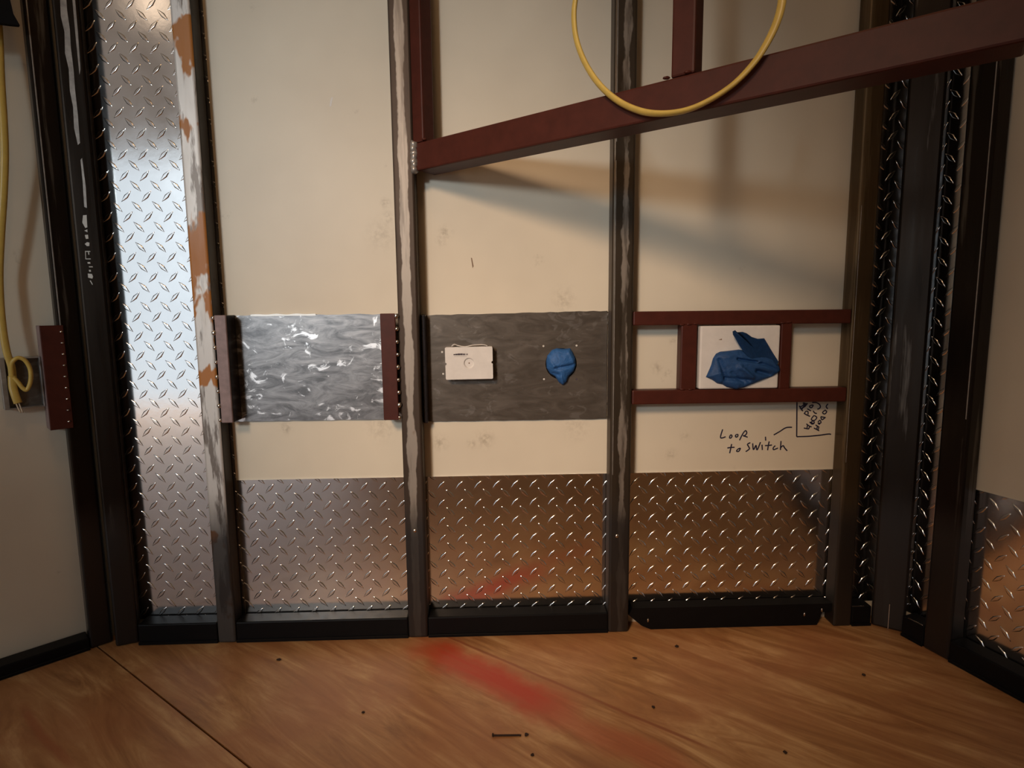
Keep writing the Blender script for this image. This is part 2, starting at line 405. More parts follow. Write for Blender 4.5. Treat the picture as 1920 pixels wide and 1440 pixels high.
# ------------------------------------------------------------------ diamond plates
def tread_plate(name, O, u, n, poly2, anchor, label, th=0.003, pitch=0.0452, L=0.0340, Wd=0.0102, h=0.0013):
    """sheet with raised lugs; O origin, u along the wall, n towards the room, poly2 = outline in (s, z)"""
    bm = bmesh.new()
    P = lambda s, z, t: Vector(O) + u * s + Z * z + n * t
    s0, s1 = min(p[0] for p in poly2), max(p[0] for p in poly2); z0, z1 = min(p[1] for p in poly2), max(p[1] for p in poly2)
    i0, i1 = int((s0 - anchor[0]) / pitch) - 2, int((s1 - anchor[0]) / pitch) + 2
    j0, j1 = int((z0 - anchor[1]) / pitch) - 2, int((z1 - anchor[1]) / pitch) + 2
    for i in range(i0, i1 + 1):
        for j in range(j0, j1 + 1):
            for k in (0, 1):
                cs, cz = anchor[0] + (i + 0.5 * k) * pitch, anchor[1] + (j + 0.5 * k) * pitch
                if not (s0 - L < cs < s1 + L and z0 - L < cz < z1 + L): continue
                a = math.radians(46 if k == 0 else 134); ca, sa_ = math.cos(a), math.sin(a)
                def q(l, w, t): return P(cs + l * ca - w * sa_, cz + l * sa_ + w * ca, t)
                b = [(-L / 2, 0), (-L / 4, -Wd * .30), (0, -Wd / 2), (L / 4, -Wd * .30), (L / 2, 0), (L / 4, Wd * .30), (0, Wd / 2), (-L / 4, Wd * .30)]
                vb = [bm.verts.new(q(x, y, th - 0.0002)) for x, y in b]
                vm = [bm.verts.new(q(x * 0.95, y * 0.80, th + h * 0.65)) for x, y in b]
                vt = [bm.verts.new(q(x * 0.86, y * 0.48, th + h)) for x, y in b]
                for e in range(8):
                    bm.faces.new((vb[e], vb[(e + 1) % 8], vm[(e + 1) % 8], vm[e])).smooth = True
                    bm.faces.new((vm[e], vm[(e + 1) % 8], vt[(e + 1) % 8], vt[e])).smooth = True
                bm.faces.new(vt)
    # trim the lugs to the sheet
    for (p, q_) in zip(poly2, poly2[1:] + poly2[:1]):
        d = Vector((q_[0] - p[0], q_[1] - p[1])); nn = Vector((d.y, -d.x))
        pn = (u * nn.x + Z * nn.y).normalized()
        bmesh.ops.bisect_plane(bm, geom=bm.verts[:] + bm.edges[:] + bm.faces[:], plane_co=P(p[0], p[1], 0) - pn * 0.0006, plane_no=pn, clear_outer=True)
    prism(bm, [P(s, z, 0.0002) for s, z in poly2], n * (th - 0.0002))
    o = link(name, bm, M['tread'])
    return thing(o, label, 'diamond plate', 'diamond tread plates')
def by(u, v, y=-0.003):
    p = onY(u, v, y); return (p.x, p.z)
def rect(x0, x1, z0, z1): return [(x0, z0), (x1, z0), (x1, z1), (x0, z1)]
zk = 0.0420                                   # top of the bottom rail / bottom edge of the plates
ztop = onY(800, 894, -0.003).z
xs_l = onY(166.7 + 0.0915 * 600, 600, -0.05).x
p1a, p1b = onY(359.5, 560, -T).x, onY(396, 560, -T).x
p2a, p2b = onY(744.5, 560, -T).x, onY(784, 560, -T).x
p3a, p3b = onY(1147, 560, -T).x, onY(1188, 560, -T).x
p4a, p4b = onY(1600, 560, -T).x, onY(1636, 560, -T).x
xsl_r = onY(421, 590, -0.003).x
xrs = onY(1685, 600, -0.003).x
bp = lambda x0, x1, z0, z1, a, lab: tread_plate('diamond_plate', (0, 0, 0), X, -Y, rect(x0, x1, z0, z1), by(*a), lab)
bp(-0.884, xsl_r, zk, ZC - 0.01, (258, 171), 'tall narrow diamond plate beside the rust-patched stud, mirroring bright daylight')
bp(xsl_r + 0.001, (p2a + p2b) / 2, zk, ztop, (647, 913), 'low diamond plate below the smeared bare steel sheet')
bp((p2a + p2b) / 2 + 0.001, (p3a + p3b) / 2, zk, ztop, (827, 910), 'low diamond plate below the steel sheet with the white box')
bp((p3a + p3b) / 2 + 0.001, (p4a + p4b) / 2, 0.045, ztop, (1224, 903), 'low diamond plate below the handwriting, with a cut black rail under it')
bp((p4a + p4b) / 2 + 0.001, R0.x - 0.026, zk, ZC - 0.01, (1647, 655), 'narrow dark diamond plate right of the stud that holds the red tube frame')
# right wall: strip in the corner and the low plate at the picture's edge
rs_a, _ = Rs(1783, 550); rs_b, _ = Rs(1838, 550)
_, zr = Rs(1880, 931, 0.003)
def rp(s0, s1, z0, z1, a, lab):
    an = Rs(a[0], a[1], 0.003)
    return tread_plate('diamond_plate', R0, RD, RN, rect(s0, s1, z0, z1), an, lab)
sr_mid = (rs_a + rs_b) / 2
rp(0.038, sr_mid, zk, ZC - 0.01, (1772, 660), 'narrow shadowed diamond plate between the right corner tube and the last stud on the right')
rp(sr_mid + 0.001, sr_mid + 1.2, zk, zr, (1840, 957), 'low diamond plate at the right edge of the picture below the brown panel')

# ------------------------------------------------------------------ studs
ZT = ZC - 0.002
def stud(x0, x1, mat, label, z0=0.0003, y0=-0.0048):
    root = empty('steel_stud', label, 'steel stud', 'upright steel studs')
    root.location = ((x0 + x1) / 2, -T / 2, z0)
    bm = bmesh.new(); obox(bm, (0, 0, 0), X, Y, Z, (x0 - (x0 + x1) / 2, -T / 2, 0), (x1 - (x0 + x1) / 2, y0 + T / 2, ZT - z0), 0.0055, 3)
    link('tube', bm, mat, root)
    return root
def screw(root, p, name='screw', r=0.0048):
    bm = bmesh.new()
    bmesh.ops.create_uvsphere(bm, u_segments=14, v_segments=8, radius=r)
    for v in bm.verts: v.co.y *= 0.55
    g = bmesh.new(); g.free()
    o = link(name, bm, M['weld'], root, True); o.location = Vector(p) - root.location
    return o
st1 = stud(p1a, p1b, M['paint_stud'], 'worn white steel stud with orange rust patches, left of the smeared steel sheet')
st2 = stud(p2a, p2b, M['brown_stud'], 'brown streaked steel stud that carries the low end of the sloping red beam')
st3 = stud(p3a, p3b, M['brown_stud_b'], 'brown streaked steel stud between the white box on dark steel and the red tube frame')
st4 = stud(p4a, p4b, M['olive_stud'], 'dark olive steel stud at the right end of the red tube frame')
screw(st2, onY(778, 995, -T)); screw(st3, onY(1157, 1005, -T))

def tube_at(name, O, a, b, lo, hi, mat, label, bevel=0.006):
    root = empty(name, label, 'steel stud', 'upright steel studs')
    root.location = Vector((O.x, O.y, 0))
    bm = bmesh.new(); obox(bm, (0, 0, 0), a, b, Z, (lo[0], lo[1], 0.0003), (hi[0], hi[1], ZT), bevel, 3)
    link('tube', bm, mat, root); return root
ls_n, _ = Ls(105, 600); ls_f, _ = Ls(153, 600)
lw_stud = tube_at('steel_stud', L0, LD, LN, (ls_f, 0.0125), (ls_n, T), M['dark_stud'], 'black steel stud on the left wall, right of the yellow cable and the red bracket')
rw_stud = tube_at('steel_stud', R0, RD, RN, (rs_a, 0.0048), (rs_b, T), M['dark_stud'], 'dark steel stud on the right wall, nearest the right edge of the picture')
# corner tubes stand on the bisector of the two walls
def corner(P0, d_side, n_side, u_left, u_right, mat, label, depth):
    c = (n_side - Y).normalized()               # into the room
    e = Vector((-c.y, c.x, 0));  e = e if e.x > 0 else -e
    f0 = P0 + c * 0.075                         # centre of the tube's face
    a = (onP(u_left, 600, f0, c) - f0).dot(e); b = (onP(u_right, 600, f0, c) - f0).dot(e)
    return tube_at('steel_stud', f0, e, c, (a, -depth), (b, 0.0), mat, label)
cl_stud = corner(L0, LD, LN, 155, 205, M['dark_stud'], 'dark glossy corner stud with a pale streak, left of the tall diamond plate', 0.034)
cr_stud = corner(R0, RD, RN, 1672, 1742, M['dark_stud'], 'broad dark corner stud where the back and right walls meet', 0.030)

# ------------------------------------------------------------------ bottom rails
def rail(name, O, u, n, s0, s1, t1, h, label, lip=True):
    bm = bmesh.new(); obox(bm, O, u, n, Z, (s0, 0.0048, 0.0005), (s1, t1, h), 0.003, 2)
    root = thing(link(name, bm, M['black']), label, 'bottom rail', 'black bottom rails')
    if lip:
        bm = bmesh.new(); obox(bm, O, u, n, Z, (s0, t1, 0.0005), (s1, t1 + 0.003, 0.008), 0.001, 1); link('lip', bm, M['black'], root)
    return root
g = 0.0006
rl = [(-0.864, p1a - g, 'black bottom rail under the tall narrow diamond plate'),
      (p1b + g, p2a - g, 'black bottom rail under the diamond plate right of the rust-patched stud'),
      (p2b + g, p3a - g, 'black bottom rail under the middle diamond plate, meeting the red stained floor'),
      (p4b + g, R0.x - 0.066, 'short black bottom rail beside the right corner, with a bright top edge')]
for x0, x1, lab in rl: last = rail('bottom_rail', (0, 0, 0), X, -Y, x0, x1, T - 0.002, 0.0515, lab)
def pale_edge(root, O, u, n, lo, hi):  # thin bright strip laid along an edge
    bm = bmesh.new(); obox(bm, O, u, n, Z, lo, hi, 0.0002, 1); link('pale_edge', bm, M['weld'], root)
xe = max(onY(1594, 1140, -T).x, p4b + 0.001); xf = onY(1621, 1140, -T).x
pale_edge(last, (0, 0, 0), X, -Y, (xe, T - 0.0045, 0.0514), (xf, T - 0.0018, 0.0521))
xv = onY(1667, 1160, -T).x
cs = (RN - Y).normalized(); fr = R0 + cs * 0.0752; er = Vector((-cs.y, cs.x, 0)); er = er if er.x > 0 else -er
k0 = (onP(1667, 1150, fr, cs) - fr).dot(er); z0_, z1_ = onP(1667, 1184, fr, cs).z, onP(1668, 1133, fr, cs).z
bm = bmesh.new(); obox(bm, fr - cr_stud.location, er, cs, Z, (k0 - 0.0008, 0.0, max(z0_, 0.001)), (k0 + 0.0006, 0.0006, z1_), 0.0002, 1); link('pale_edge', bm, M['weld'], cr_stud)
# cut rail with chamfered ends between the third and fourth studs
z_ = lambda u, v: onY(u, v, -0.040)
a, b = z_(1186, 1153), z_(1538, 1147)
bm = bmesh.new()
prism(bm, [Vector((a.x, -0.04, 0.057)), Vector((p4a - 0.001, -0.04, 0.057)), Vector((p4a - 0.001, -0.04, 0.036)), Vector((p4a - 0.024, -0.04, 0.034)), Vector((p4a - 0.036, -0.04, 0.0008)),
           Vector((a.x + 0.046, -0.04, 0.0008)), Vector((a.x + 0.022, -0.04, 0.012)), Vector((p3b + 0.002, -0.04, 0.040))], Y * 0.0350)
cut = thing(link('bottom_rail', bm, M['black']), 'cut black bottom rail with slanted ends under the diamond plate below the handwriting', 'bottom rail', 'black bottom rails')
for u, v in ((1215, 1163), (1508, 1152), (1541, 1144)):
    p = onY(u, v, -0.0405); bm = bmesh.new(); lump(bm, p, 0.004, (0.6, 0.5, 1.4), 2, 0.2); link('weld_bead', bm, M['weld'], cut, True)
# side-wall rails
rail('bottom_rail', L0, LD, LN, ls_n + g, ls_n + 1.6, T, 0.030, 'black bottom rail of the left wall running out of the picture')
rr_ = rail('bottom_rail', R0, RD, RN, 0.084, rs_a - g, T - 0.002, 0.0515, 'short black bottom rail in the right corner between corner stud and wall stud')
pale_edge(rr_, R0, RD, RN, (rs_a - 0.040, T - 0.0045, 0.0514), (rs_a - 0.004, T - 0.0018, 0.0521))
rail('bottom_rail', R0, RD, RN, rs_b + g, rs_b + 1.4, T, 0.0505, 'long black bottom rail of the right wall at the picture edge')

# ------------------------------------------------------------------ steel sheets and their brackets
def beads(root, pts, r=0.0042, n=Y * -1):
    for p in pts:
        rr = r * random.uniform(0.75, 1.2)
        bm = bmesh.new(); lump(bm, Vector(p), rr, (1, 0.8, random.uniform(0.8, 1.3)), 2, 0.12); link('weld_bead', bm, M['weld'], root, True)
def ragged(x0, x1, zb, zt, y, amp=0.0012, slope=0.0):
    n = 26; pts = []
    for i in range(n + 1):
        x = x0 + (x1 - x0) * i / n; pts.append(Vector((x, y, zb + random.uniform(-amp, amp) * 0.6)))
    for i in range(n, -1, -1):
        x = x0 + (x1 - x0) * i / n; pts.append(Vector((x, y, zt + slope * (i / n) + random.uniform(-amp, amp))))
    return pts
brx = onY(430, 690, -0.054).x
zt1, zb1 = onY(600, 590, -0.006).z, onY(600, 788, -0.006).z
x_br2 = onY(716, 690, -0.054).x
bm = bmesh.new(); prism(bm, ragged(xsl_r + 0.001, p2a - 0.002, zb1, zt1, -0.0005), Y * -0.005)
sh1 = thing(link('steel_sheet', bm, M['sheet']), 'smeared shiny bare steel sheet between two red brackets', 'steel sheet', 'steel sheets across the bays')
bm = bmesh.new()
n = 22; pts = []
bx0, bx1 = onY(470, 588, -0.004).x, onY(592, 588, -0.004).x
up = [Vector((bx0 + (bx1 - bx0) * i / n, -0.0012, zt1 + 0.0022 + 0.0012 * math.sin(i * 0.9) * math.sin(math.pi * i / n))) for i in range(n + 1)]
lo = [Vector((p.x, p.y, zt1 - 0.002)) for p in reversed(up)]
prism(bm, up + lo, Y * -0.0045); link('torn_film_edge', bm, M['bright_hole'], sh1)
def bracket(x0, x1, ymax, z0, z1, mat, label, bead_x, nb, y_front, leg='right'):
    root = empty('angle_bracket', label, 'bracket', 'red angle brackets')
    root.location = ((x0 + x1) / 2, 0, z0); L_ = root.location
    bm = bmesh.new()
    box(bm, Vector((x0, -y_front, z0)) - L_, Vector((x1, -y_front + 0.006, z1)) - L_, 0.0012, 1)
    o = link('face_leg', bm, mat, root)
    bm = bmesh.new()
    xa, xb = (x1 - 0.005, x1) if leg == 'right' else (x0, x0 + 0.005)
    box(bm, Vector((xa, -y_front + 0.006, z0)) - L_, Vector((xb, -0.0062, z1)) - L_, 0.0008, 1)
    link('side_leg', bm, M['black_iron'] if leg == 'right' else mat, root)
    for i in range(nb):
        z = z0 + 0.006 + (z1 - z0 - 0.012) * i / (nb - 1)
        bm = bmesh.new(); lump(bm, Vector((bead_x, -y_front + 0.001, z)) - L_, 0.0050 * random.uniform(0.8, 1.15), (1, 0.9, 1.15), 2, 0.12)
        link('weld_bead', bm, M['weld'], root, True)
    return root
zA, zB = onY(420, 591, -0.056).z, onY(420, 793, -0.056).z
bracket(p1b + 0.006, brx, 0, zB, zA, M['primer_b'], 'dusty red angle bracket with weld beads on the rust-patched stud', p1b + 0.003, 8, 0.056)
bracket(x_br2, p2a - 0.005, 0, zB, zA, M['primer'], 'red angle bracket with a row of shiny weld dots on the brown stud', p2a - 0.0025, 9, 0.054, 'left')
# black angle at the left end of the second sheet
zt2, zb2 = onY(960, 587, -0.006).z, onY(960, 788, -0.006).z
xb0 = p2b + 0.001; xb1 = onY(801, 690, -0.02).x
xs2b = p3a - 0.001
bm = bmesh.new(); prism(bm, ragged(p2b + 0.002, xs2b, zb2, zt2 - 0.003, -0.0005, 0.0009, 0.006), Y * -0.005)
sh2 = thing(link('steel_sheet', bm, M['sheet_b']), 'dull brown steel sheet carrying the white box and a blue tape plug', 'steel sheet', 'steel sheets across the bays')
bm = bmesh.new(); box(bm, (xb0, -0.030, zb2), (xb1, -0.0062, zt2 - 0.001), 0.003, 2)
thing(link('angle_iron', bm, M['black_iron']), 'black upright angle iron at the left end of the dull brown steel sheet', 'angle iron')
for u, v in ((1142, 590), (1142, 606), (1142, 748), (1141, 757), (1141, 783)):
    p = onY(u, v, -0.007); bm = bmesh.new(); lump(bm, p, 0.004, (1, 0.8, 1.5), 2, 0.15); link('weld_bead', bm, M['weld'], sh2, True)
# bolt holes showing bright around the box and the tape plug
for u, v, mt in ((829, 660, 'bright_hole'), (831, 701, 'bright_hole'), (930, 659, 'grey_print'), (931, 699, 'grey_print'),
                 (1019, 649, 'bright_hole'), (1081, 648, 'bright_hole'), (1020, 711, 'bright_hole'), (1081, 711, 'grey_print')):
    p = onY(u, v, -0.0056); bm = bmesh.new()
    bmesh.ops.create_cone(bm, cap_ends=True, segments=14, radius1=0.0026, radius2=0.0022, depth=0.0012, matrix=Matrix.Translation(p) @ Matrix.Rotation(math.pi / 2, 4, 'X'))
    link('rivet', bm, M[mt], sh2)
# big round cut-out behind the tape
p = onY(1052, 682, -0.0056); bm = bmesh.new()
bmesh.ops.create_cone(bm, cap_ends=True, segments=40, radius1=0.0375, radius2=0.0375, depth=0.0006, matrix=Matrix.Translation(p) @ Matrix.Rotation(math.pi / 2, 4, 'X'))
link('round_opening', bm, M['dark_hole'], sh2)

# white box on the brown sheet
yb = -0.030
c = onY(879.5, 681, yb); wv = onY(924, 681, yb).x - onY(835, 681, yb).x; hv = onY(880, 651.5, yb).z - onY(880, 712, yb).z
jb = empty('junction_box', 'small white wall box with a round dimple on the dull brown steel sheet', 'box')
jb.location = (c.x, yb, c.z); jb.rotation_euler = (0, math.radians(-0.5), 0)
# outline with the two side notches, round dimple in the middle
def outline(w, h, nr, r=0.003):
    pts = []
    def arc(cx, cz, a0, a1, rad, n=4):
        for i in range(n + 1):
            a = math.radians(a0 + (a1 - a0) * i / n); pts.append((cx + rad * math.cos(a), cz + rad * math.sin(a)))
    arc(w / 2 - r, h / 2 - r, 90, 0, r); arc(w / 2, 0.001, 90, 270, nr, 8); arc(w / 2 - r, -h / 2 + r, 0, -90, r)
    arc(-w / 2 + r, -h / 2 + r, -90, -180, r); arc(-w / 2, -0.001, -90, 90, nr, 8); arc(-w / 2 + r, h / 2 - r, 180, 90, r)
    return pts
ol = outline(wv, hv, 0.0032)
bm = bmesh.new()
NR = 48; R1, R2 = 0.0125, 0.0098
ring = [(R1 * math.cos(2 * math.pi * i / NR), R1 * math.sin(2 * math.pi * i / NR)) for i in range(NR)]
vo = [bm.verts.new((x, 0, z)) for x, z in ol]; vi = [bm.verts.new((x, 0, z)) for x, z in ring]
eds = [bm.edges.new((vo[i], vo[(i + 1) % len(vo)])) for i in range(len(vo))] + [bm.edges.new((vi[i], vi[(i + 1) % NR])) for i in range(NR)]
bmesh.ops.triangle_fill(bm, edges=eds, use_beauty=True)
vd = [bm.verts.new((x * R2 / R1, 0.0028, z * R2 / R1)) for x, z in ring]
for i in range(NR): bm.faces.new((vi[i], vi[(i + 1) % NR], vd[(i + 1) % NR], vd[i]))
bm.faces.new(vd)
vb = [bm.verts.new((x, 0.0238, z)) for x, z in ol]
for i in range(len(vo)): bm.faces.new((vo[i], vo[(i + 1) % len(vo)], vb[(i + 1) % len(vo)], vb[i]))
bm.faces.new(vb)
link('cover', bm, M['white'], jb)
bm = bmesh.new(); lump(bm, (0, 0.0026, 0), 0.0016, (1, 0.5, 1), 2, 0); link('centre_pin', bm, M['chip'], jb, True)
bm = bmesh.new()
for (x, z, w, h) in [(-0.0335, 0.0208, 0.0045, 0.0026), (-0.0285, 0.0210, 0.005, 0.0036), (-0.0230, 0.0212, 0.0055, 0.0044), (-0.0170, 0.0212, 0.006, 0.0042), (-0.0113, 0.0209, 0.0042, 0.0038),
                     (-0.0076, 0.0210, 0.0008, 0.0036), (-0.0058, 0.0210, 0.0007, 0.0036), (-0.0036, 0.0209, 0.0020, 0.0038)]:
    box(bm, (x - w / 2, -0.0003, z - h / 2), (x + w / 2, 0.0004, z + h / 2))
for k in range(9):
    x = -0.034 + k * 0.0033; box(bm, (x, -0.00025, 0.0160), (x + 0.0022, 0.0004, 0.0166))
link('printed_label', bm, M['grey_print'], jb)
bm = bmesh.new(); pts = spline([(-0.040, 0.012, hv / 2 + 0.002), (-0.034, 0.012, hv / 2 + 0.0062), (-0.024, 0.012, hv / 2 + 0.003), (-0.008, 0.012, hv / 2 + 0.0005), (0.01, 0.012, hv / 2 + 0.0035), (0.034, 0.012, hv / 2 + 0.004), (0.044, 0.012, hv / 2 + 0.001)], 6)
cable(bm, pts, 0.006, 0.0012, Z); link('back_gasket', bm, M['white'], jb, True)

# crumpled tape plug
def crumple(name, c, outline_px, y, label, bulge, folds, seed, hole=0.0):
    """tape wad: outline traced once, inflated towards the room and creased along fold lines"""
    rnd = random.Random(seed)
    pts = [onY(u, v, y) for u, v in outline_px]
    dense = []
    for i in range(len(pts)):
        a, b = pts[i], pts[(i + 1) % len(pts)]
        k = max(1, int((b - a).length / 0.0025))
        for j in range(k): dense.append(a + (b - a) * j / k)
    cen = onY(c[0], c[1], y); fp = [(onY(*p, y), onY(*q, y), amp, wd) for p, q, amp, wd in folds]
    bm = bmesh.new(); rings = []
    K = 18
    for r in range(K):
        f = 1 - r / K
        row = []
        for p in dense:
            q = cen + (p - cen) * f
            hgt = bulge * math.sqrt(max(0, 1 - f * f)) if r else 0.0
            hgt += rnd.uniform(-0.0003, 0.0003)
            for a, b, amp, wd in fp:
                ab = b - a; t = max(0, min(1, (q - a).dot(ab) / ab.length_squared)); dd = (q - (a + ab * t)).length
                hgt += amp * math.exp(-(dd / wd) ** 2) * (0.35 + 0.65 * (1 - f ** 3))
            row.append(bm.verts.new(q - Y * hgt))
        rings.append(row)
    n = len(dense)
    for a, b in zip(rings, rings[1:]):
        for i in range(n): bm.faces.new((a[i], a[(i + 1) % n], b[(i + 1) % n], b[i]))
    top = bm.verts.new(cen - Y * bulge)
    for i in range(n): bm.faces.new((rings[-1][i], rings[-1][(i + 1) % n], top))
    back = [bm.verts.new(v.co + Y * 0.0012) for v in rings[0]]
    for i in range(n): bm.faces.new((rings[0][i], back[i], back[(i + 1) % n], rings[0][(i + 1) % n]))
    bm.faces.new(back)
    o = link(name, bm, M['tape'], None, True)
    return thing(o, label, 'tape')
crumple('tape_wad', (1050, 684), [(1026, 667), (1035, 656), (1044, 653), (1057, 654), (1069, 653), (1074, 660), (1079, 671), (1080, 684), (1076, 696), (1066, 706), (1062, 717), (1055, 722), (1048, 717), (1041, 706), (1031, 700), (1025, 690), (1024, 678)], -0.0068,
        'crumpled blue tape ball plugging the round hole in the dull brown steel sheet', 0.020,
        [((1040, 690), (1072, 684), -0.006, 0.004), ((1032, 698), (1046, 702), -0.006, 0.004), ((1066, 660), (1074, 678), 0.005, 0.004), ((1030, 676), (1040, 690), 0.004, 0.004), ((1050, 706), (1056, 720), 0.004, 0.003)], 3)

# ------------------------------------------------------------------ red tube frame in the right bay
tf = empty('tube_frame', 'dark red welded tube frame of two rails and two uprights in the right bay', 'frame')
yf0, yf1 = -0.048, -0.016
fz = lambda u, v: onY(u, v, yf0)
tz1, tz0 = fz(1390, 582).z, fz(1390, 608.5).z; bz1, bz0 = fz(1390, 729.5).z, fz(1390, 756).z
tf.location = (fz(1390, 600).x, yf0, bz0)
def part(name, lo, hi, mat, root, bevel=0.003):
    bm = bmesh.new(); box(bm, Vector(lo) - root.location, Vector(hi) - root.location, bevel, 2); return link(name, bm, mat, root)
part('top_rail', (p3b + g, yf0, tz0), (p4a - g, yf1, tz1), M['primer'], tf)
part('bottom_rail', (p3b + g, yf0, bz0), (p4a - g, yf1, bz1), M['primer'], tf)
ux = [(fz(1276.5, 670).x, fz(1307, 670).x), (fz(1463, 670).x, fz(1484, 670).x)]
for a, b in ux: part('upright', (a, yf0 + 0.001, bz1 - 0.002), (b, yf1, tz0 + 0.002), M['primer'], tf)
for u, v in ((1279, 609), (1292, 608), (1305, 607), (1280, 730), (1295, 730), (1468, 605), (1480, 604)):
    bm = bmesh.new(); lump(bm, fz(u, v) - tf.location, 0.004, (1.5, 0.5, 0.6), 2, 0.15); link('weld_bead', bm, M['primer'], tf, True)

yw = -0.052
wl, wr = onY(1312, 670, yw).x, onY(1461.5, 670, yw).x; wt, wb = onY(1386, 610.5, yw).z, onY(1386, 729, yw).z
sw = empty('switch_box', 'white square box inside the red tube frame, half covered by blue tape', 'box')
sw.location = ((wl + wr) / 2, yw, (wt + wb) / 2)
wl = max(wl, ux[0][1] + 0.0008); wr = min(wr, ux[1][0] - 0.0008); wt = min(wt, tz0 - 0.0005); wb = max(wb, bz1 + 0.0005)
bm = bmesh.new(); box(bm, Vector((wl, yw, wb)) - sw.location, Vector((wr, -0.0006, wt)) - sw.location, 0.004, 3); link('cover', bm, M['white'], sw)
p = onY(1350.5, 636.5, yw - 0.0004) - sw.location
bm = bmesh.new(); prism(bm, [p + Vector((-0.004, 0, -0.001)), p + Vector((0.004, 0, -0.0012)), p + Vector((0.0035, 0, 0.0022)), p + Vector((0.001, 0, 0.001))], Y * 0.0008); link('scuff_mark', bm, M['chip'], sw)

# blue tape draped on the white box: main wad and the raised flap
S7 = lambda x, y: (1300 + x / 10.283, 600 + y / 10.283)
yT = yw - 0.0022
tp = crumple('tape_wad', S7(900, 880), [S7(*q) for q in [(245, 1100), (300, 980), (350, 860), (380, 740), (440, 650), (520, 610), (680, 595), (880, 570), (980, 585), (1150, 640), (1400, 690), (1560, 750), (1650, 880), (1680, 960), (1640, 1010), (1520, 1090), (1350, 1150), (1150, 1230), (980, 1300), (820, 1335), (720, 1310), (640, 1290), (560, 1240), (460, 1220), (360, 1150)]], yT,
     'torn blue tape with a raised flap on the white box in the red frame', 0.017,
     [(S7(480, 760), S7(600, 1120), -0.013, 0.0035), (S7(600, 1120), S7(1040, 1150), -0.010, 0.004), (S7(820, 745), S7(1180, 800), -0.012, 0.0024), (S7(1250, 820), S7(1640, 970), -0.011, 0.0025), (S7(700, 1000), S7(960, 1210), -0.006, 0.003), (S7(440, 960), S7(500, 1180), 0.005, 0.003),
      (S7(850, 900), S7(1080, 1090), 0.010, 0.006), (S7(1200, 980), S7(1450, 1050), -0.013, 0.005), (S7(520, 740), S7(800, 640), 0.003, 0.004), (S7(1320, 860), S7(1600, 1000), 0.004, 0.003)], 11)
fl = [S7(*q) for q in [(700, 215), (745, 190), (780, 232), (900, 225), (980, 250), (1100, 325), (1220, 360), (1350, 350), (1430, 470), (1530, 640), (1630, 800), (1600, 880), (1420, 850), (1200, 790), (1020, 700), (930, 600), (840, 470), (760, 340), (715, 280)]]
bm = bmesh.new()
cen = onY(*S7(1160, 560), yT)
base = [onY(u, v, yT - 0.004) for u, v in fl]
def flap_y(p):
    t = (p.z - cen.z) / 0.04; s = (p.x - cen.x) / 0.05
    return -0.010 - 0.006 * t * t * (1 if t > 0 else 0.3) + 0.004 * math.sin(s * 2.4 + t)
K = 7; rings = []
for r in range(K):
    row = []
    for p in base:
        q = cen + (p - cen) * (1 - r / K); q.y = yT + flap_y(q); row.append(bm.verts.new(q))
    rings.append(row)
nf = len(base)
for a, b in zip(rings, rings[1:]):
    for i in range(nf): bm.faces.new((a[i], a[(i + 1) % nf], b[(i + 1) % nf], b[i]))
tv = bm.verts.new(Vector((cen.x, yT + flap_y(cen), cen.z)))
for i in range(nf): bm.faces.new((rings[-1][i], rings[-1][(i + 1) % nf], tv))
bmesh.ops.solidify(bm, geom=bm.faces[:], thickness=0.0007)
link('raised_flap', bm, M['tape_d'], tp, True); tp.data.materials[0] = M['tape_d']

# ------------------------------------------------------------------ sloping red beam, square to nothing, towards the right wall
zt = onY(790, 266, -0.062).z
B0, B1 = onZ(800, 263, zt), onZ(1834, 0, zt)
bd = (B1 - B0).normalized(); bn = Vector((bd.y, -bd.x, 0))       # bn: towards the camera side
if bn.y > 0: bn = -bn
def on_face(u, v): return onP(u, v, B0, bn)
hb = zt - on_face(1240, 222).z
O0 = on_face(779, 290); O0.z = zt
Lb = 1.02
bmr = empty('brace_beam', 'long dark red square beam sloping up to the right across the back wall', 'beam')
bmr.location = O0
bm = bmesh.new(); obox(bm, (0, 0, 0), bd, bn, Z, (0, -hb, -hb), (Lb, 0, 0), 0.0035, 2); link('cross_beam', bm, M['primer'], bmr)
def up_post(u0, u1, v):
    a = (on_face(u0, v) - O0).dot(bd); b = (on_face(u1, v) - O0).dot(bd)
    bm = bmesh.new(); obox(bm, (0, 0, 0), bd, bn, Z, (a, -(b - a) - 0.0, 0.0004), (b, -0.001, ZT - zt), 0.0035, 2); link('upright', bm, M['primer'], bmr)
up_post(771, 793, 255); up_post(1257, 1301, 138)
for k in range(7):
    bm = bmesh.new(); lump(bm, Vector((-0.0045, 0, 0)) + bn * -0.002 + Z * (-0.004 - k * (hb - 0.008) / 6), 0.0105, (0.8, 0.9, 1), 2, 0.25); link('weld_bead', bm, M['pale_steel'], bmr, True)
for u, v in ((795, 260), (1250, 145), (1290, 134)):
    bm = bmesh.new(); lump(bm, on_face(u, v) - O0 - Z * 0.001, 0.0045, (1.4, 0.7, 0.6), 2, 0.15); link('weld_bead', bm, M['primer'], bmr, True)

